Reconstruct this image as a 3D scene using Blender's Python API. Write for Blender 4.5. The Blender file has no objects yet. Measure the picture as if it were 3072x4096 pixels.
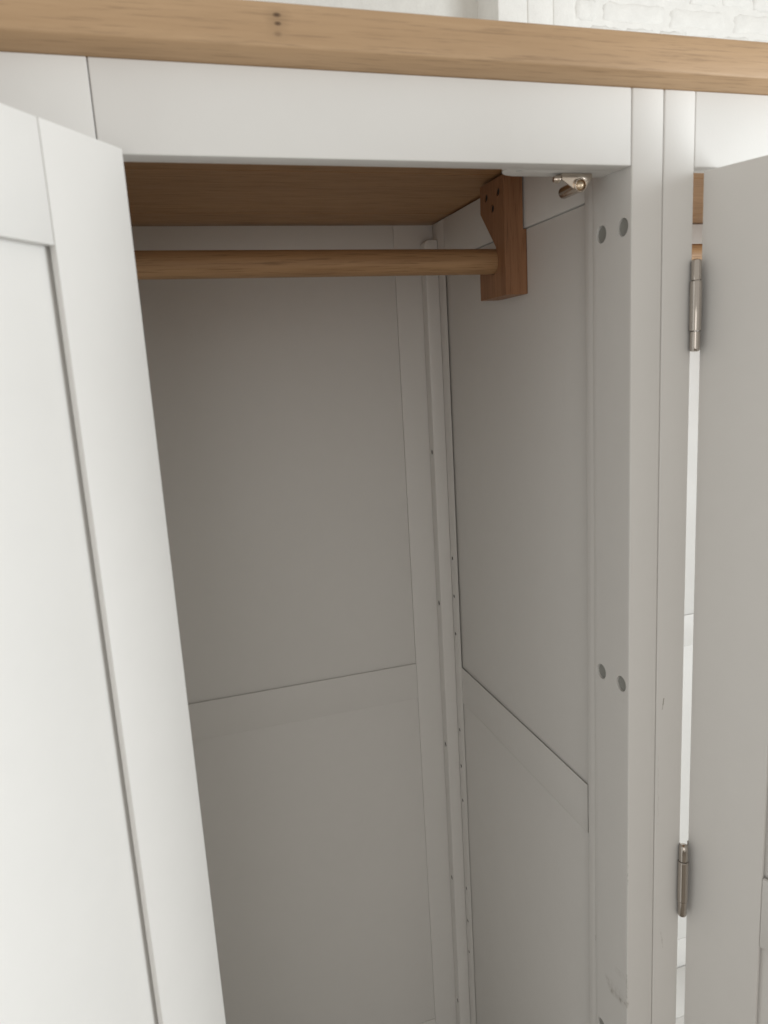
import bpy, bmesh, math, random
from mathutils import Vector, Matrix

random.seed(7)
S = bpy.context.scene
COL = S.collection

# ------------------------------------------------------------------ camera
cam = bpy.data.cameras.new('camera')
cam_o = bpy.data.objects.new('camera', cam)
COL.objects.link(cam_o)
fwd = Vector((0.27698744, 0.94144229, -0.19226119))
rgt = Vector((0.954348, -0.29282269, -0.05894721))
upv = Vector((0.11179384, 0.16715644, 0.97957177))
CAM = Vector((-0.5127, -0.7233, -0.1973))
M = Matrix((rgt, upv, -fwd)).transposed().to_4x4()
M.translation = CAM
cam_o.matrix_world = M
cam.sensor_fit = 'HORIZONTAL'
cam.sensor_width = 36.0
cam.lens = 36.0 * 2927.7 / 3072.0
cam.clip_start = 0.01
cam.clip_end = 100
cam.dof.use_dof = True
cam.dof.focus_distance = 1.28
cam.dof.aperture_fstop = 9.0
S.camera = cam_o

# ------------------------------------------------------------------ world / light / exposure
W = bpy.data.worlds.new('World')
S.world = W
W.use_nodes = True
bg = W.node_tree.nodes['Background']
bg.inputs['Color'].default_value = (1.0, 0.955, 0.882, 1)
bg.inputs['Strength'].default_value = 0.655


def area(name, loc, target, sx, sy, power, col, spread=180):
    l = bpy.data.lights.new(name, 'AREA')
    l.shape = 'RECTANGLE'
    l.size, l.size_y = sx, sy
    l.energy = power
    l.color = col
    l.spread = math.radians(spread)
    o = bpy.data.objects.new(name, l)
    COL.objects.link(o)
    o.location = loc
    o.rotation_euler = (Vector(target) - Vector(loc)).to_track_quat('-Z', 'Y').to_euler()
    return o


area('window_light', (2.38, -1.66, -0.45), (-0.1, 0.0, -0.35), 1.6, 2.0, 107, (0.95, 1.0, 1.02))
area('front_fill_light', (-1.35, -2.75, -0.75), (-0.1, 0.2, -0.5), 1.3, 1.5, 8, (1.0, 0.96, 0.93))  # added weak fill from the front to lift the interior, not a window
S.view_settings.view_transform = 'Standard'
S.view_settings.look = 'None'
S.view_settings.exposure = -0.09
S.view_settings.gamma = 1.0
S.view_settings.use_curve_mapping = False
S.render.engine = 'CYCLES'
S.cycles.max_bounces = 14
S.cycles.diffuse_bounces = 8
S.cycles.glossy_bounces = 5
S.cycles.use_denoising = True
S.cycles.caustics_reflective = False
S.cycles.caustics_refractive = False

# ------------------------------------------------------------------ material helpers


class NT:
    def __init__(self, name):
        self.m = bpy.data.materials.new(name)
        self.m.use_nodes = True
        self.t = self.m.node_tree
        self.b = self.t.nodes['Principled BSDF']

    def n(self, kind, **kw):
        x = self.t.nodes.new(kind)
        for k, v in kw.items():
            setattr(x, k, v)
        return x

    def l(self, a, b):
        self.t.links.new(a, b)

    def val(self, sock, v):
        if isinstance(v, bpy.types.NodeSocket):
            self.l(v, sock)
        else:
            sock.default_value = v

    def math(self, op, a, b=0.0, c=0.0, clamp=False):
        x = self.n('ShaderNodeMath', operation=op, use_clamp=clamp)
        for i, v in enumerate((a, b, c)):
            self.val(x.inputs[i], v)
        return x.outputs[0]

    def vm(self, op, a, b=None, scale=None):
        x = self.n('ShaderNodeVectorMath', operation=op)
        self.val(x.inputs[0], a)
        if b is not None:
            self.val(x.inputs[1], b)
        if scale is not None:
            self.val(x.inputs['Scale'], scale)
        return x

    def noise(self, co, scale, detail=3, rough=0.5, dist=0.0):
        x = self.n('ShaderNodeTexNoise')
        self.l(co, x.inputs['Vector'])
        x.inputs['Scale'].default_value = scale
        x.inputs['Detail'].default_value = detail
        x.inputs['Roughness'].default_value = rough
        x.inputs['Distortion'].default_value = dist
        return x.outputs['Fac']

    def rng(self, v, a, b, c, d):
        x = self.n('ShaderNodeMapRange')
        self.l(v, x.inputs[0])
        for i, k in enumerate((a, b, c, d)):
            x.inputs[i + 1].default_value = k
        return x.outputs[0]

    def mix(self, f, a, b, mode='MIX'):
        x = self.n('ShaderNodeMix', data_type='RGBA', blend_type=mode)
        self.val(x.inputs[0], f)
        for i, v in ((6, a), (7, b)):
            if isinstance(v, tuple) and len(v) == 3:
                v = v + (1,)
            self.val(x.inputs[i], v)
        return x.outputs[2]

    def bump(self, h, strength, dist):
        x = self.n('ShaderNodeBump')
        x.inputs['Strength'].default_value = strength
        x.inputs['Distance'].default_value = dist
        self.l(h, x.inputs['Height'])
        self.l(x.outputs[0], self.b.inputs['Normal'])
        return x

    def co(self, rand=True, scale=(1, 1, 1), rot=(0, 0, 0)):
        tc = self.n('ShaderNodeTexCoord').outputs['Object']
        self.raw = tc
        if rand:
            oi = self.n('ShaderNodeObjectInfo').outputs['Random']
            k = self.math('MULTIPLY', oi, 37.0)
            tc = self.vm('ADD', tc, self.vm('SCALE', (1.0, 0.63, 1.71), scale=k).outputs[0]).outputs[0]
        mp = self.n('ShaderNodeMapping')
        self.l(tc, mp.inputs[0])
        mp.inputs['Scale'].default_value = scale
        mp.inputs['Rotation'].default_value = rot
        return mp.outputs[0]

    def seg(self, co, p0, p1, w, soft):
        p0, p1 = Vector(p0), Vector(p1)
        d = p1 - p0
        r = self.vm('SUBTRACT', co, tuple(p0)).outputs[0]
        t = self.math('DIVIDE', self.vm('DOT_PRODUCT', r, tuple(d)).outputs['Value'], d.length_squared, clamp=True)
        q = self.vm('SCALE', tuple(d), scale=t).outputs[0]
        dist = self.vm('DISTANCE', r, q).outputs['Value']
        return self.rng(dist, w, w + soft, 1.0, 0.0)


def paint(name, base=(0.742, 0.733, 0.715), marks=None, centre=(0, 0, 0)):
    """satin furniture paint; marks = [(p0, p1, width, softness, strength, noisy)] in world coordinates"""
    k = NT(name)
    co = k.co()
    big = k.noise(co, 2.3, 3)
    fine = k.noise(co, 38, 4, 0.6)
    c = k.mix(k.rng(big, 0.3, 0.7, 0, 1), tuple(v * 0.975 for v in base), base)
    c = k.mix(k.rng(fine, 0.35, 0.75, 0.0, 0.10), c, tuple(v * 0.86 for v in base))
    if marks:
        loc = k.vm('ADD', k.raw, centre).outputs[0]
        wob = k.n('ShaderNodeTexNoise')
        k.l(loc, wob.inputs['Vector'])
        wob.inputs['Scale'].default_value = 90
        off = k.vm('SCALE', k.vm('SUBTRACT', wob.outputs['Color'], (0.5, 0.5, 0.5)).outputs[0], scale=0.0045).outputs[0]
        wl = k.vm('ADD', loc, off).outputs[0]
        pat = k.rng(k.noise(loc, 160, 3, 0.6), 0.38, 0.62, 0.15, 1.0)
        for p0, p1, w, soft, st, noisy in marks:
            f = k.seg(wl if noisy else loc, p0, p1, w, soft)
            f = k.math('MULTIPLY', f, st)
            if noisy:
                f = k.math('MULTIPLY', f, pat)
            c = k.mix(f, c, (0.22, 0.19, 0.15))
    k.l(c, k.b.inputs['Base Color'])
    k.l(k.rng(k.noise(co, 14, 3), 0.3, 0.7, 0.40, 0.52), k.b.inputs['Roughness'])
    k.b.inputs['Specular IOR Level'].default_value = 0.42
    k.bump(k.math('ADD', k.noise(co, 330, 3), k.math('MULTIPLY', k.noise(co, 24, 3), 1.6)), 0.10, 0.0007)
    return k.m


def oak(name, axis, light, dark, knots=None, centre=(0, 0, 0), rough=0.5, contrast=1.0, pore_mix=0.55):
    k = NT(name)
    a = {'x': (0.6, 13, 13), 'z': (13, 13, 0.6)}[axis]
    b = {'x': (1, 30, 30), 'z': (30, 30, 1)}[axis]
    co = k.co(scale=a)
    co2 = k.co(scale=b)
    broad = k.noise(co, 2.6, 4, 0.55, 0.6)
    fine = k.noise(co, 13, 5, 0.65, 0.4)
    pore = k.noise(co2, 17, 3, 0.6)
    f = k.math('ADD', k.math('MULTIPLY', broad, 0.6), k.math('MULTIPLY', fine, 0.4))
    if knots:
        loc = k.vm('ADD', k.raw, centre).outputs[0]
    c = k.mix(k.rng(f, 0.5 - 0.17 / contrast, 0.5 + 0.17 / contrast, 0, 1), dark, light)
    c = k.mix(k.rng(pore, 0.54, 0.66, 0.0, pore_mix), c, tuple(v * 0.52 for v in dark))
    if knots:
        for p, r, st in knots:
            sc = k.vm('MULTIPLY', k.vm('SUBTRACT', loc, p).outputs[0], (0.55, 0.1, 1.0)).outputs[0]
            d = k.vm('LENGTH', sc).outputs['Value']
            d = k.math('ADD', d, k.math('MULTIPLY', k.math('SUBTRACT', fine, 0.5), r * 1.2))
            c = k.mix(k.math('MULTIPLY', k.rng(d, r * 0.35, r, 1, 0), st), c, (0.05, 0.022, 0.012))
            c = k.mix(k.math('MULTIPLY', k.rng(d, r, r * 3.2, 1, 0), st * 0.25), c, tuple(v * 0.5 for v in dark))
    k.l(c, k.b.inputs['Base Color'])
    k.l(k.rng(pore, 0.4, 0.7, rough - 0.04, rough + 0.12), k.b.inputs['Roughness'])
    k.b.inputs['Specular IOR Level'].default_value = 0.35
    k.bump(k.math('SUBTRACT', fine, k.rng(pore, 0.56, 0.70, 0, 0.8)), 0.18, 0.0006)
    return k.m


def metal(name, base, rough):
    k = NT(name)
    co = k.co()
    k.b.inputs['Base Color'].default_value = base + (1,)
    k.b.inputs['Metallic'].default_value = 1.0
    k.l(k.rng(k.noise(co, 300, 3), 0.3, 0.7, rough * 0.8, rough * 1.25), k.b.inputs['Roughness'])
    return k.m


def plain(name, base, rough=0.6, var=0.15, scale=60, bump=0.1):
    k = NT(name)
    co = k.co()
    nz = k.noise(co, scale, 4)
    k.l(k.mix(k.rng(nz, 0.3, 0.7, 0, 1), tuple(v * (1 - var) for v in base), base), k.b.inputs['Base Color'])
    k.b.inputs['Roughness'].default_value = rough
    k.bump(nz, bump, 0.001)
    return k.m


def wall_paint(name, base, strength=0.5):
    k = NT(name)
    co = k.co()
    lump = k.noise(co, 22, 5, 0.62)
    grit = k.noise(co, 120, 4, 0.6)
    c = k.mix(k.rng(lump, 0.3, 0.7, 0, 1), tuple(v * 0.93 for v in base), base)
    k.l(c, k.b.inputs['Base Color'])
    k.b.inputs['Roughness'].default_value = 0.6
    k.bump(k.math('ADD', lump, k.math('MULTIPLY', grit, 0.35)), strength, 0.006)
    return k.m


# ------------------------------------------------------------------ mesh helpers
def link(name, bm, mat, parent=None, centre=None, smooth=False):
    """bm is in world (or parent-local) coordinates; the origin goes to the centre of the mesh"""
    if centre is None:
        lo = Vector([min(v.co[i] for v in bm.verts) for i in range(3)])
        hi = Vector([max(v.co[i] for v in bm.verts) for i in range(3)])
        centre = (lo + hi) / 2
    centre = Vector(centre)
    bmesh.ops.translate(bm, verts=bm.verts, vec=-centre)
    bmesh.ops.recalc_face_normals(bm, faces=bm.faces)
    me = bpy.data.meshes.new(name)
    bm.to_mesh(me)
    bm.free()
    if smooth:
        me.shade_smooth()
        me.set_sharp_from_angle(angle=math.radians(35))
    me.materials.append(mat)
    o = bpy.data.objects.new(name, me)
    COL.objects.link(o)
    attach(o, parent, centre)
    return o


ABS = {}


def attach(o, parent, pos):
    """pos is in the frame in which parent's own ABS position is given"""
    o.parent = parent
    base = ABS.get(parent, Vector((0, 0, 0))) if parent else Vector((0, 0, 0))
    o.location = Vector(pos) - base
    ABS[o] = Vector(pos)


def cube(bm, x0, x1, y0, y1, z0, z1, bev=0.0009, seg=2):
    g = bmesh.ops.create_cube(bm, size=1.0)
    vs = g['verts']
    for v in vs:
        v.co = Vector((x0 + (v.co.x + .5) * (x1 - x0), y0 + (v.co.y + .5) * (y1 - y0), z0 + (v.co.z + .5) * (z1 - z0)))
    if bev:
        es = list({e for v in vs for e in v.link_edges})
        bmesh.ops.bevel(bm, geom=es, offset=bev, segments=seg, profile=0.5, affect='EDGES')


def box(name, x0, x1, y0, y1, z0, z1, mat, parent=None, bev=0.0009, seg=2):
    bm = bmesh.new()
    cube(bm, min(x0, x1), max(x0, x1), y0, y1, z0, z1, bev, seg)
    return link(name, bm, mat, parent, smooth=bev > 0)


def prism_x(bm, poly, x0, x1):
    """poly of (y, z) swept from x0 to x1"""
    a = [bm.verts.new((x0, y, z)) for y, z in poly]
    b = [bm.verts.new((x1, y, z)) for y, z in poly]
    n = len(poly)
    fs = [bm.faces.new(a), bm.faces.new(b[::-1])]
    for i in range(n):
        bm.faces.new((a[i], b[i], b[(i + 1) % n], a[(i + 1) % n]))
    return fs


def prism(bm, poly, axis, a0, a1, bev=0.0010):
    """poly in the two other axes (in x, y, z order) swept along axis"""
    def P3(p, a):
        q = list(p)
        q.insert(axis, a)
        return q
    a = [bm.verts.new(P3(p, a0)) for p in poly]
    b = [bm.verts.new(P3(p, a1)) for p in poly]
    n_ = len(poly)
    bm.faces.new(a)
    bm.faces.new(b[::-1])
    for i in range(n_):
        bm.faces.new((a[i], b[i], b[(i + 1) % n_], a[(i + 1) % n_]))
    bmesh.ops.recalc_face_normals(bm, faces=bm.faces)
    if bev:
        es = [e for e in bm.edges if e.is_convex]
        bmesh.ops.bevel(bm, geom=es, offset=bev, segments=2, profile=0.5, affect='EDGES')


def lathe(bm, prof, origin, axis, seg=28):
    """prof of (distance along axis, radius)"""
    origin, axis = Vector(origin), Vector(axis).normalized()
    u = axis.orthogonal().normalized()
    w = axis.cross(u)
    rings = []
    for d, r in prof:
        c = origin + axis * d
        if r < 1e-6:
            rings.append([bm.verts.new(c)])
        else:
            rings.append([bm.verts.new(c + (u * math.cos(2 * math.pi * i / seg) + w * math.sin(2 * math.pi * i / seg)) * r) for i in range(seg)])
    for a, b in zip(rings, rings[1:]):
        for i in range(seg):
            j = (i + 1) % seg
            q = [a[i % len(a)], b[i % len(b)], b[j % len(b)], a[j % len(a)]]
            q = list(dict.fromkeys(q))
            if len(q) > 2:
                bm.faces.new(q)
    for rg, flip in ((rings[0], True), (rings[-1], False)):
        if len(rg) > 2:
            bm.faces.new(rg[::-1] if flip else rg)


def cut(o, holes):
    """holes = [(origin, axis, radius, depth)] in world coordinates, drilled into o"""
    bm = bmesh.new()
    for p, ax, r, d in holes:
        ax = Vector(ax).normalized()
        lathe(bm, [(-0.004, r), (d, r)], Vector(p) - ABS[o], ax, 32)
    bmesh.ops.recalc_face_normals(bm, faces=bm.faces)
    me = bpy.data.meshes.new('cutter')
    bm.to_mesh(me)
    bm.free()
    c = bpy.data.objects.new('cutter', me)
    COL.objects.link(c)
    par, loc = o.parent, o.location.copy()
    o.parent = None
    o.location = (0, 0, 0)
    md = o.modifiers.new('holes', 'BOOLEAN')
    md.operation = 'DIFFERENCE'
    md.object = c
    md.solver = 'EXACT'
    dg = bpy.context.evaluated_depsgraph_get()
    dg.update()
    new = bpy.data.meshes.new_from_object(o.evaluated_get(dg))
    o.modifiers.clear()
    new.name = o.name
    o.data = new
    new.shade_smooth()
    new.set_sharp_from_angle(angle=math.radians(30))
    bpy.data.objects.remove(c)
    o.parent = par
    o.location = loc


def cap(name, p, axis, r, h, mat, parent, dish=0.0):
    bm = bmesh.new()
    e = r * 0.12
    lathe(bm, [(0, r), (h - e, r), (h, r - e), (h - dish, r * 0.45), (h - dish, 0)], p, axis, 24)
    return link(name, bm, mat, parent, smooth=True)


def empty(name, loc):
    o = bpy.data.objects.new(name, None)
    COL.objects.link(o)
    o.location = loc
    o.empty_display_size = 0.05
    ABS[o] = Vector(loc)
    return o


# ------------------------------------------------------------------ dimensions (metres; z = 0 at the underside of the top rail)
XW = -0.5387          # left edge of the left bay
XA, XB = 0.0399, 0.0799
PD = 0.0765           # post depth
RT = 0.0245           # rail thickness
ZT = 0.0776           # underside of the oak top
ZC = 0.0622           # oak ceiling of the bays
D = 0.6275            # back frame
XT, XP = 0.0108, 0.0158   # side frame and side panel planes
FZ = -1.745           # floor of the bays
GROUND = -1.87
XL = -0.6120         # inner left end of the left bay, behind its wide stile

# ------------------------------------------------------------------ setting: floor and painted brick wall behind
k = NT('floor_boards')
co = k.co(rand=False, scale=(1, 7, 1))
fb = k.noise(co, 3, 5, 0.6, 0.5)
k.l(k.mix(k.rng(fb, 0.3, 0.7, 0, 1), (0.20, 0.17, 0.14), (0.27, 0.24, 0.20)), k.b.inputs['Base Color'])
k.b.inputs['Roughness'].default_value = 0.5
bm = bmesh.new()
cube(bm, -3.0, 4.0, -3.5, 1.8, GROUND - 0.05, GROUND, 0)
fl = link('floor', bm, k.m)
fl['kind'] = 'structure'

M_WALL = wall_paint('white_wall_paint', (0.90, 0.895, 0.87), 0.45)
M_BRICK = wall_paint('white_brick_paint', (0.91, 0.905, 0.88), 0.75)
YW, YL = 1.60, 1.753    # pier face, recessed wall face
bm = bmesh.new()
cube(bm, -3.0, 0.6455, YL, YL + 0.1, GROUND, 2.2, 0)
w1 = link('recessed_wall', bm, wall_paint('rough_white_plaster', (0.82, 0.81, 0.775), 0.8))
w1['kind'] = 'structure'
# the pier: a mortar bed with the bricks and the plastered edge strips as its pieces
bm = bmesh.new()
cube(bm, 0.6441, 4.0, YW + 0.0032, YL + 0.1, GROUND, 2.2, 0)
wall = link('brick_wall', bm, M_WALL)
wall['kind'] = 'structure'
for x0, x1, dz in ((0.6425, 0.7435, 0.0), (0.7460, 0.8358, 0.0012), (0.8380, 0.9150, 0.0004)):
    bm = bmesh.new()
    cube(bm, x0, x1, YW - dz, YW + 0.02, 0.2, 2.0, 0.004, 3)
    link('plaster_strip', bm, M_WALL, wall, smooth=True)


def brick_mesh(w, h, sd):
    rnd = random.Random(sd)
    bm = bmesh.new()
    nx, nz = 7, 4
    vs = {}
    for i in range(nx + 1):
        for j in range(nz + 1):
            ex = min(i, nx - i)
            ez = min(j, nz - j)
            x = (i / nx - .5) * w
            z = (j / nz - .5) * h
            edge = min(ex, ez)
            y = 0.0062 if edge == 0 else (0.0014 if edge == 1 else 0.0)
            if edge == 1:
                x *= 1.0 + (0.1 if ex == 1 else 0)
                z *= 1.0 + (0.25 if ez == 1 else 0)
            x += rnd.uniform(-.004, .004)
            z += rnd.uniform(-.004, .004)
            if edge:
                y += rnd.uniform(-.0016, .0016)
            vs[i, j] = bm.verts.new((x, y, z))
    for i in range(nx):
        for j in range(nz):
            bm.faces.new((vs[i, j], vs[i + 1, j], vs[i + 1, j + 1], vs[i, j + 1]))
    rim = [e for e in bm.edges if e.is_boundary]
    r = bmesh.ops.extrude_edge_only(bm, edges=rim)
    for v in r['geom']:
        if isinstance(v, bmesh.types.BMVert):
            v.co.y = 0.02
    bmesh.ops.recalc_face_normals(bm, faces=bm.faces)
    if bm.faces and sum(f.normal.y for f in bm.faces) > 0:
        bmesh.ops.reverse_faces(bm, faces=bm.faces)
    me = bpy.data.meshes.new('brick')
    bm.to_mesh(me)
    bm.free()
    me.shade_smooth()
    me.materials.append(M_BRICK)
    return me


STR = [brick_mesh(0.252, 0.066, s) for s in range(6)]
HDR = [brick_mesh(0.121, 0.066, s + 20) for s in range(6)]
zj = 0.871
for row in range(-3, 7):
    z = zj + row * 0.076 + 0.038
    header = row % 2 != 0
    pitch = 0.131 if header else 0.262
    x = 0.916 + (0.045 if header else 0.09) - pitch
    while x < 2.55:
        w = pitch - 0.010
        cx = x + pitch / 2
        x += pitch
        if cx - w / 2 < 0.905:
            if cx + w / 2 < 0.98:
                continue
            # closer at the plaster edge, cut to fit
            lo, hi = 0.918, cx + w / 2
            o = bpy.data.objects.new('brick', HDR[row % 6])
            COL.objects.link(o)
            o.scale = ((hi - lo) / 0.121, 1, 1)
            attach(o, wall, ((lo + hi) / 2, YW - 0.002, z))
            continue
        o = bpy.data.objects.new('brick', random.choice(HDR if header else STR))
        COL.objects.link(o)
        attach(o, wall, (cx + random.uniform(-.002, .002), YW - 0.002 + random.uniform(-.0012, .0012), z + random.uniform(-.0015, .0015)))
        o.rotation_euler = (0, random.uniform(-.008, .008), 0)

# ------------------------------------------------------------------ materials of the wardrobe
OL, OD = (0.50, 0.335, 0.20), (0.36, 0.225, 0.125)
P = paint('white_paint')
K0 = [((-0.3762, -0.02, 0.1115), 0.0026, 0.9), ((-0.3759, -0.02, 0.1045), 0.0021, 0.85), ((-0.3766, -0.02, 0.0960), 0.0024, 0.35)]
TOPC = (0.311, 0.3075, 0.0982)
M_TOP = oak('oak_top_edge', 'x', (0.51, 0.345, 0.205), (0.40, 0.26, 0.146), K0, TOPC, pore_mix=0.38)
M_CEIL = oak('oak_ceiling', 'x', (0.43, 0.24, 0.107), (0.34, 0.182, 0.08), contrast=0.8)
M_ROD = oak('oak_rod', 'x', (0.47, 0.29, 0.15), (0.29, 0.16, 0.075))
M_BRK = oak('oak_bracket', 'z', (0.36, 0.185, 0.095), (0.23, 0.108, 0.053), contrast=0.9)
M_NICK = metal('polished_nickel', (0.50, 0.46, 0.42), 0.05)
M_CATCH = metal('brushed_nickel', (0.66, 0.58, 0.50), 0.22)
M_DARK = plain('dark_steel_and_hole_shade', (0.022, 0.018, 0.015), 0.5)  # screw heads; also painted shade inside the shelf-peg holes
M_SCREW = metal('zinc_screw', (0.16, 0.155, 0.15), 0.4)
M_CAP = plain('grey_plastic_cap', (0.30, 0.303, 0.285), 0.5, 0.08, 200, 0.02)

root = empty('wardrobe', (0.311, 0.30, GROUND))
root['label'] = 'white painted wardrobe with oak top and open doors in front of white brick wall'
root['category'] = 'wardrobe'

# ------------------------------------------------------------------ oak top with a bevelled lower edge
bm = bmesh.new()
y1 = 0.66
prof = [(-0.0008, ZT), (-0.0186, 0.0853), (-0.0196, 0.0864), (-0.0200, 0.0882), (-0.0200, 0.1195), (-0.0193, 0.1212), (-0.0176, 0.1222), (y1, 0.1222), (y1, ZT)]
prism_x(bm, prof, -0.680, 1.302)
top = link('oak_top', bm, M_TOP, root, TOPC, smooth=True)
top['label'] = 'solid oak top board with small dark knots and bevelled edge'

# ------------------------------------------------------------------ front frame
RX1 = 1.160                     # right edge of the wide right bay
XR2 = RX1 + 0.0733              # its inner right end, behind the wide stile
pa = (0.0001 + XA / 2, PD / 2, (ZT + GROUND) / 2)
smudges = [((0, 0.0463, -1.0575), (0, 0.036, -1.0690), 0.0006, 0.0065, 0.30, True),
           ((0, 0.036, -1.0690), (0, 0.016, -1.0655), 0.0004, 0.0055, 0.34, True),
           ((0, 0.016, -1.0655), (0, 0.001, -1.0585), 0.0002, 0.0036, 0.50, True),
           ((0, 0.034, -1.0610), (0, 0.014, -1.0600), 0.0012, 0.0130, 0.16, True),
           ((0, 0.001, -1.0140), (0, 0.0005, -1.0640), 0.0004, 0.0026, 0.40, True),
           ((0, 0.024, -1.0260), (0, 0.010, -1.0220), 0.0006, 0.0060, 0.14, True),
           ((0, 0.0764, -0.700), (0, 0.0764, -0.708), 0.0004, 0.0010, 0.9, False),
           ((0, 0.0005, -0.845), (0, 0.0005, -0.875), 0.0003, 0.0012, 0.4, True),
           ((0, 0.0755, -1.012), (0, 0.0755, -1.020), 0.0004, 0.0010, 0.7, False)]
postA = box('stile', 0.0001, XA - 0.0006, 0, PD, GROUND, ZT - 0.0004, paint('white_paint_smudged', marks=smudges, centre=pa), root, 0.0015, 3)
cut(postA, [((0, y, z), (1, 0, 0), 0.0099, 0.0036) for y, z in ((0.0577, -0.0599), (0.0160, -0.0597), (0.0589, -0.6017), (0.0161, -0.6013), (0.0602, -1.150), (0.0161, -1.150))])
postA['label'] = 'stile with grey cap covers on its inner side and scuff marks'
for y, z in ((0.0577, -0.0599), (0.0160, -0.0597), (0.0589, -0.6017), (0.0161, -0.6013), (0.0602, -1.150), (0.0161, -1.150)):
    cap('cover_cap', (0.0036, y, z), (-1, 0, 0), 0.0096, 0.0016, M_CAP, postA, 0.0008)
pb = ((XA + XB) / 2, PD / 2, (ZT + GROUND) / 2)
scr = [((0.0508, 0, -0.6239), (0.0498, 0, -0.632), 0.0003, 0.0006, 0.85, False),
       ((0.0498, 0, -0.632), (0.0487, 0, -0.6384), 0.0002, 0.0005, 0.55, False),
       ((0.0507, 0, -0.9571), (0.0535, 0, -0.974), 0.0002, 0.0007, 0.35, True),
       ((0.0535, 0, -0.974), (0.0550, 0, -0.9861), 0.0003, 0.0007, 0.6, True),
       ((0.0437, 0, -0.70), (0.0450, 0, -0.80), 0.0002, 0.0006, 0.22, True)]
postB = box('stile', XA + 0.0005, XB, 0, PD, GROUND, ZT - 0.0004, paint('white_paint_scratched', marks=scr, centre=pb), root, 0.0015, 3)
box('stile', XW - 0.1150, XW - 0.0002, 0, PD, GROUND, ZT - 0.0004, P, root, 0.0012)
box('stile', RX1 + 0.0002, RX1 + 0.1150, 0, PD, GROUND, ZT - 0.0004, P, root, 0.0012)
for x0, x1 in ((XW + 0.0006, -0.0006), (XB + 0.0006, RX1 - 0.0006)):
    r_ = box('rail', x0, x1, 0.0004, RT, 0.0, ZT - 0.0004, P, root, 0.0013, 3)
    box('rail', x0, x1, 0.003, RT, GROUND + 0.02, FZ - 0.004, P, root)

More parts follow.
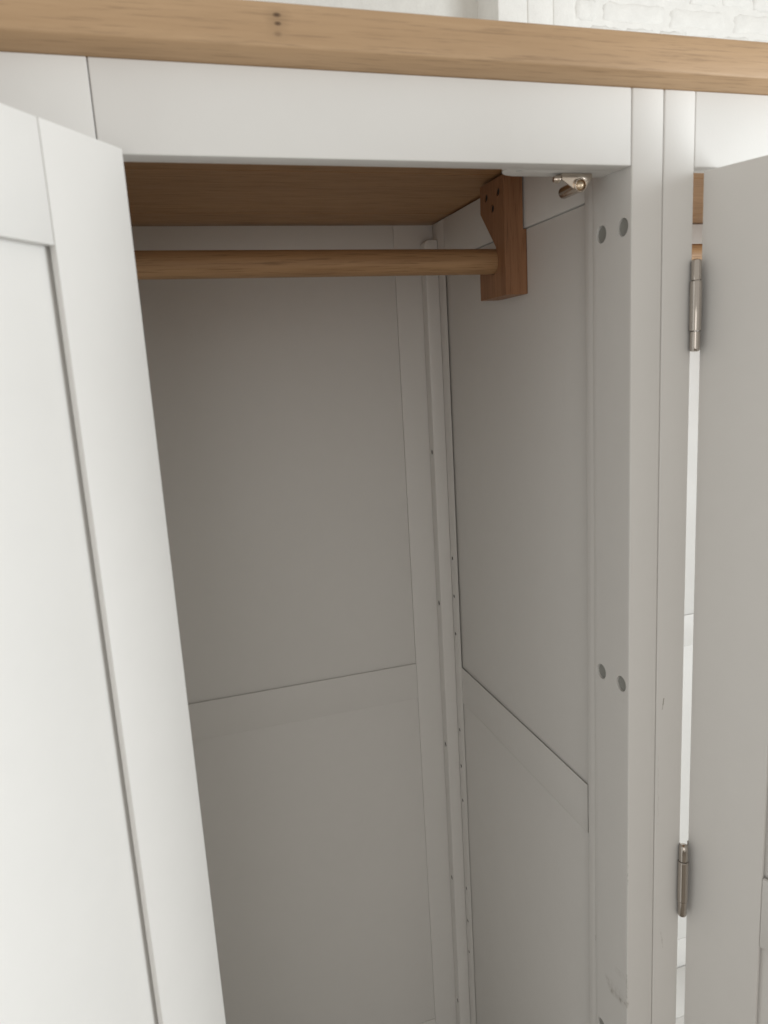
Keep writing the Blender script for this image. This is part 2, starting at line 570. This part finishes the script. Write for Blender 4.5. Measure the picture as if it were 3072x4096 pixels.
# ------------------------------------------------------------------ inside of one bay between xl and xr
def bay(xl, xr, rail_label, bracket_label):
    for side in (1, -1):
        f = lambda a: (xr + a) if side > 0 else (xl - a)
        # side wall: two panels, stiles and rails
        thick = 0.0285
        def sbox(nm, xa, xb, y0, y1, z0, z1, par, bev=0.0008):
            return box(nm, min(f(xa), f(xb)), max(f(xa), f(xb)), y0, y1, z0, z1, P, par, bev)
        sp = (sbox('side_panel', 0.0140, 0.0205, 0.0985, 0.5960, -0.8220, -0.0150, root, 0.0004))
        sbox('panel', 0.0125, 0.0190, 0.0985, 0.5960, FZ + 0.05, -0.8755, sp, 0.0004)
        sbox('stile', 0.0012, thick, PD + 0.0004, 0.0945, FZ - 0.01, ZC - 0.0030, sp, 0.0012)
        XG, XH = 0.0117, 0.0118
        bm = bmesh.new()
        prism(bm, [(f(a_), b_) for a_, b_ in ((XT, 0.5702), (XG, 0.5702), (XG, 0.600), (thick, 0.600), (thick, D - 0.0012), (XT, D - 0.0012))], 2, FZ - 0.01, ZC - 0.0030, 0.0007)
        bst = link('stile', bm, P, sp, smooth=True)
        pins = []
        for z in (-0.5762, -0.6551, -0.7349, -0.9471, -1.0294, -1.1096, -1.3228, -1.4043, -1.4836):
            pins.append(((f(XT), 0.5945, z), (side, 0, 0), 0.0040, 0.012))
        cut(bst, pins)
        for p_, _, _, _ in pins:
            cap('peg_hole_shade', (p_[0] + side * 0.0040, p_[1], p_[2]), (-side, 0, 0), 0.0038, 0.0032, M_DARK, bst, 0.0010)  # near-black disc standing in for the shade inside each empty peg hole
        sbox('rail', XT + 0.0003, thick, 0.1102, 0.5698, -0.0132, ZC - 0.0030, sp)
        bm = bmesh.new()
        prism(bm, [(f(a_), b_) for a_, b_ in ((XT + 0.0002, -0.8752), (XH, -0.8752), (XH, -0.850), (thick, -0.850), (thick, -0.823), (XH, -0.823), (XH, -0.7984), (XT + 0.0002, -0.7984))], 1, 0.1108, 0.5698, 0.0007)
        link('rail', bm, P, sp, smooth=True)
        sbox('rail', XT + 0.0002, thick, 0.0985, 0.5698, FZ - 0.01, FZ + 0.0496, sp)
        # corner batten with its fixing screws
        bm = bmesh.new()
        cube(bm, min(f(-0.0148), f(XT - 0.0003)), max(f(-0.0148), f(XT - 0.0003)), 0.6015, D - 0.0004, FZ + 0.001, 0.0292, 0)
        es = [e for e in bm.edges if all(abs(v.co.z - 0.0292) < 1e-5 for v in e.verts) and all(abs(v.co.x - f(-0.0148)) < 1e-5 for v in e.verts)]
        bmesh.ops.bevel(bm, geom=es, offset=0.009, segments=6, profile=0.5, affect='EDGES')
        es = [e for e in bm.edges if e.calc_length() > 0.5 or e.calc_face_angle(0) > 0.8]
        bmesh.ops.bevel(bm, geom=es, offset=0.0016, segments=2, profile=0.5, affect='EDGES')
        bt = (link('corner_batten', bm, P, root, smooth=True))
        hz = (-0.3630, -0.6710, -0.9840, -1.3025, -1.62)
        cut(bt, [((f(-0.0148), 0.6140, z), (side, 0, 0), 0.0053, 0.004) for z in hz])
        for z in hz:
            cap('screw', (f(-0.0148 + 0.0039), 0.6140, z), (-side, 0, 0), 0.0049, 0.0030, M_SCREW, bt, 0.0006)
        # hanging rail bracket
        rc, rz, rr = 0.304, (-0.0535 if side > 0 else -0.0487), 0.0186
        prof = [(0.2636, 0.0575), (0.2636, -0.1045), (0.3495, -0.1045), (0.3495, -0.066)]
        for i in range(0, 13):
            a = math.radians(-25 - i * (160 / 12))
            prof.append((rc + rr * math.cos(a), rz + rr * math.sin(a)))
        prof += [(0.2925, -0.0340), (0.3415, 0.0195), (0.3395, 0.0575)]
        bm = bmesh.new()
        lo = [(y, z) for y, z in prof]
        prism_x(bm, lo, f(-0.0213), f(0.0080))
        ee = [e for e in bm.edges if e.calc_face_angle(0) > 0.5]
        bmesh.ops.bevel(bm, geom=ee, offset=0.0008, segments=2, profile=0.5, affect='EDGES')
        # the lower heel fills the recess down to the panel, below the side rail
        cube(bm, min(f(0.0074), f(0.0137)), max(f(0.0074), f(0.0137)), 0.26365, 0.3490, -0.1040, -0.0150, 0.0006)
        br = (link('rail_bracket', bm, M_BRK, root, smooth=True))
        br['label'] = bracket_label
        sh = ((0.3204, 0.0383), (0.2812, 0.0382), (0.3003, 0.0194))
        cut(br, [((f(-0.0213), y, z), (side, 0, 0), 0.0056, 0.006) for y, z in sh])
        for y, z in sh:
            cap('screw', (f(-0.0213 + 0.0059), y, z), (-side, 0, 0), 0.0053, 0.0042, M_DARK, br, 0.0006)

    # back: two panels, stiles and rails
    bp = (box('back_panel', xl + 0.0655, xr - 0.0657, D + 0.0036, D + 0.009, -0.8220, -0.021, P, root, 0.0004))
    box('panel', xl + 0.0655, xr - 0.0657, D + 0.0016, D + 0.009, -1.6645, -0.8754, P, bp, 0.0002)
    box('stile', xr - 0.0653, xr + XT + 0.02, D, D + 0.02, FZ - 0.01, ZC - 0.0030, P, bp, 0.0010)
    box('stile', xl - XT - 0.02, xl + 0.0651, D, D + 0.02, FZ - 0.01, ZC - 0.0030, P, bp, 0.0010)
    box('rail', xl + 0.0655, xr - 0.0657, D + 0.0002, D + 0.02, -0.0205, ZC - 0.0030, P, bp, 0.0006)
    bm = bmesh.new()
    prism(bm, [(D + 0.0002, -0.8748), (D + 0.02, -0.8748), (D + 0.02, -0.823), (D + 0.0018, -0.823), (D + 0.0018, -0.7988), (D + 0.0002, -0.7988)], 0, xl + 0.0655, xr - 0.0657, 0.0004)
    link('rail', bm, P, bp, smooth=True)
    box('rail', xl + 0.0655, xr - 0.0657, D + 0.0002, D + 0.02, FZ - 0.01, -1.6652, P, bp, 0.0008)

    # ceiling boards
    edges = [0.0250, 0.155, 0.288, 0.423, 0.540, D + 0.018]
    cb = None
    for i, (a, b) in enumerate(zip(edges, edges[1:])):
        o = box('ceiling_board', xl - XT - 0.026, xr + XT + 0.026, a + 0.0003, b - 0.0003, ZC + (0.0003 if i % 2 else 0), ZT - 0.0006, M_CEIL, root, 0.0002, 1)
        (o)
    # floor boards of the bay
    for i in range(5):
        a = 0.026 + i * 0.12
        (box('floor_board', xl - XT, xr + XT, a, min(a + 0.1194, D - 0.001), FZ - 0.012, FZ - (0.0005 if i % 2 else 0), P, root, 0.0015))

    # hanging rail
    bm = bmesh.new()
    p0, p1 = Vector((xl + 0.006, 0.304, -0.0487)), Vector((xr - 0.006, 0.304, -0.0535))
    L = (p1 - p0).length
    lathe(bm, [(0, 0.0165), (0.001, 0.0178), (L - 0.001, 0.0178), (L, 0.0165)], p0, p1 - p0, 48)
    rod = (link('hanging_rail', bm, M_ROD, root, smooth=True))
    rod['label'] = rail_label



bay(XL, 0.0, 'round oak hanging rail spanning the bay below its ceiling', 'dark oak bracket with three screw holes holding the hanging rail')
bay(XB, XR2, 'hanging rail of the bay behind the shaded door, glimpsed through the hinge gap', 'oak rail bracket of the bay behind the shaded door')

# block behind the top rail with the catch below it
bm = bmesh.new()
pts = [(-0.134, RT + 0.0003)]
for i in range(9):
    a = math.radians(180 - i * 90 / 8)
    pts.append((-0.134 + 0.020 + 0.020 * math.cos(a), 0.0345 + 0.020 * math.sin(a)))
pts += [(-0.0003, 0.0545), (-0.0003, RT + 0.0003)]
lo = [bm.verts.new((x, y, 0.0012)) for x, y in pts]
hi = [bm.verts.new((x, y, ZC - 0.0008)) for x, y in pts]
bm.faces.new(lo)
bm.faces.new(hi[::-1])
for i in range(len(pts)):
    j = (i + 1) % len(pts)
    bm.faces.new((lo[i], lo[j], hi[j], hi[i]))
es = [e for e in bm.edges if all(v.co.z < 0.002 for v in e.verts)]
bmesh.ops.bevel(bm, geom=es, offset=0.0008, segments=2, profile=0.5, affect='EDGES')
blk = link('catch_block', bm, P, root, smooth=True)
cut(blk, [((-0.117, 0.034, 0.0012), (0, 0, 1), 0.0032, 0.006)])
cap('screw', (-0.117, 0.034, 0.0060), (0, 0, -1), 0.0030, 0.002, M_SCREW, blk, 0.0008)
# catch: bent flange, barrel, roller ball, fixing lugs
bm = bmesh.new()
fl_poly = [(-0.0630, 0.0010), (-0.0253, 0.0010), (-0.0253, -0.0040), (-0.0345, -0.0150), (-0.0415, -0.0178), (-0.0485, -0.0150), (-0.0630, -0.0055)]
a = [bm.verts.new((x, 0.0365, z)) for x, z in fl_poly]
b = [bm.verts.new((x, 0.0385, z)) for x, z in fl_poly]
bm.faces.new(a)
bm.faces.new(b[::-1])
for i in range(len(a)):
    j = (i + 1) % len(a)
    bm.faces.new((a[i], b[i], b[j], a[j]))
bmesh.ops.bevel(bm, geom=list(bm.edges), offset=0.0005, segments=2, profile=0.5, affect='EDGES')
cube(bm, -0.0628, -0.0255, 0.0386, 0.0530, -0.0010, 0.0011, 0.0004)
cat = link('door_catch', bm, M_CATCH, root, smooth=True)
cat['label'] = 'small shiny metal barrel catch under the top rail'
C0 = (-0.0415, 0.0330, -0.0119)
bm = bmesh.new()
lathe(bm, [(0.0035, 0.0058), (0.0002, 0.0060), (0, 0.0066), (0.0006, 0.0074), (0.003, 0.0075), (0.0034, 0.0068), (0.040, 0.0066), (0.0415, 0.0058), (0.0415, 0.0)], C0, (0.05, 1, 0.02), 32)
link('barrel', bm, M_CATCH, cat, smooth=True)
bm = bmesh.new()
lathe(bm, [(-0.0008, 0), (-0.0005, 0.0022), (0.0006, 0.0041), (0.0022, 0.0053), (0.0034, 0.0056)], C0, (0.05, 1, 0.02), 32)
link('plunger', bm, metal('warm_nickel', (0.80, 0.66, 0.50), 0.3), cat, smooth=True)
bm = bmesh.new()
lathe(bm, [(0, 0.0038), (0.001, 0.0044), (0.003, 0.0046), (0.0060, 0.0034), (0.0072, 0.0030), (0.0075, 0)], (-0.0636, 0.0405, -0.0046), (-1, 0.15, 0), 24)
link('screw', bm, M_CATCH, cat, smooth=True)

# outer sides of the carcass and back boards
box('end_panel', XW - 0.1140, XL - 0.0290, PD + 0.0004, 0.648, GROUND, ZT - 0.0004, P, root)
box('end_panel', XR2 + 0.0290, RX1 + 0.1140, PD + 0.0004, 0.648, GROUND, ZT - 0.0004, P, root)

# ------------------------------------------------------------------ doors (local frame: x from the hinge edge, y through the thickness, z up)
def door(loc, ang, ztop, stile_w, rail_h, midz, label, rin, rout, inner_gap):
    t = 0.022
    w = 0.5270
    zb = FZ + 0.004
    m0, m1 = midz
    bm = bmesh.new()
    for z0, z1 in ((m1 - 0.006, ztop - rail_h + 0.006), (zb + 0.094, m0 + 0.006)):
        cube(bm, stile_w - 0.006, w - stile_w + 0.006, rout, t - rin, z0, z1, 0)
    d = link('door', bm, P, root, (0, 0, 0), smooth=True)
    d.location = Vector(loc) - ABS[root]
    d.rotation_euler = (0, 0, -ang)
    d['label'] = label
    ABS[d] = Vector((0, 0, 0))
    gp = 0.0036
    y0, y1 = rout - gp, t - rin + gp
    sw = stile_w - 0.0004
    for mir in (False, True):
        bm = bmesh.new()
        pr = [(0, 0), (sw, 0), (sw, y0), (sw - 0.020, y0), (sw - 0.020, y1), (sw, y1), (sw, t), (0, t)]
        prism(bm, [(w - a_ if mir else a_, b_) for a_, b_ in pr], 2, zb, ztop, 0.0013)
        link('stile', bm, P, d, smooth=True)
    e = 0.0003
    for z0, z1, lo, hi in ((ztop - rail_h, ztop - 0.0002, True, False), (m0, m1, True, True), (zb, zb + 0.10, False, True)):
        pr = [(e, z0)]
        if lo:
            pr += [(y0, z0), (y0, z0 + 0.012), (y1, z0 + 0.012), (y1, z0)]
        pr += [(t - e, z0), (t - e, z1)]
        if hi:
            pr += [(y1, z1), (y1, z1 - 0.012), (y0, z1 - 0.012), (y0, z1)]
        pr += [(e, z1)]
        bm = bmesh.new()
        prism(bm, pr, 0, stile_w, w - stile_w, 0.0011)
        link('rail', bm, P, d, smooth=True)
    return d


La, Ra = 2.216, 1.1906
door((RX1 - 0.006, -0.024, 0), math.radians(52), -0.0039, 0.0962, 0.0901, (-0.9345, -0.8387),
     'far white door of the wide bay, swung well open', 0.0060, 0.0065, False)
n = Vector((math.sin(La), math.cos(La), 0))
ld = door(Vector((-0.5180, -0.0237, 0)) - n * 0.022, La, -0.0019, 0.0928, 0.0901, (-0.9345, -0.8387),
          'bright white door standing wide open, showing its recessed inner side', 0.0100, 0.0055, True)
rd = door((0.0924, 0, 0), Ra, -0.0039, 0.0962, 0.0901, (-0.9345, -0.8387),
          'shaded white door hinged on the centre post, outer side in view', 0.0050, 0.0090, False)


# hinges
def hinge(xc, sgn, zt, zb, door_ang, hinge_edge):
    """xc centre of the knuckle; sgn +1 if the door lies to the right when closed"""
    yc = -0.0050
    bm = bmesh.new()
    xp = hinge_edge
    cube(bm, min(xp + sgn * 0.0002, xp + sgn * 0.0018), max(xp + sgn * 0.0002, xp + sgn * 0.0018), -0.003, 0.020, zb + 0.002, zt - 0.002, 0.0003)
    h = link('hinge', bm, M_NICK, root, smooth=True)
    h['label'] = 'polished metal butt hinge'
    H = zt - zb
    a, b = zt - 0.0240, zb + 0.0235
    for z0, z1, r, up, dn in ((a + 0.0005, zt, 0.0058, 1, 0), (b, a, 0.0068, 0, 0), (zb, b - 0.0005, 0.0058, 0, 1)):
        pr = []
        if dn:
            pr += [(0, 0.0), (0.0002, r * 0.55), (0.0012, r * 0.86), (0.0030, r)]
        else:
            pr += [(0, r - 0.0006), (0.0005, r)]
        q = z1 - z0
        if up:
            pr += [(q - 0.0030, r), (q - 0.0012, r * 0.86), (q - 0.0002, r * 0.55), (q, 0.0)]
        else:
            pr += [(q - 0.0005, r), (q, r - 0.0006)]
        bm = bmesh.new()
        lathe(bm, pr, (xc, yc, z0), (0, 0, 1), 32)
        link('knuckle', bm, M_NICK, h, smooth=True)
    # the leaf let into the door edge
    dd = Vector((math.cos(door_ang), -math.sin(door_ang), 0))
    nn = Vector((math.sin(door_ang), math.cos(door_ang), 0))
    return h


h1 = hinge(0.0815, 1, -0.0975, -0.1998, Ra, XB)
h2 = hinge(0.0815, 1, -0.8345, -0.9413, Ra, XB)
h3 = hinge(0.0815, 1, -1.560, -1.662, Ra, XB)
h1['label'] = 'upper polished butt hinge of the shaded door'
h2['label'] = 'lower polished butt hinge of the shaded door'
for zt in (-0.0975, -0.8345, -1.560):
    hinge(XW + 0.002, 1, zt, zt - 0.1025, La, XW)
# door leaves of the hinges
for dr in (ld, rd):
    for zt in (-0.0975, -0.8345, -1.560):
        bm = bmesh.new()
        cube(bm, -0.0016, -0.0002, 0.001, 0.018, zt - 0.1000, zt - 0.0020, 0.0003)
        link('hinge_leaf', bm, M_NICK, dr, smooth=True)
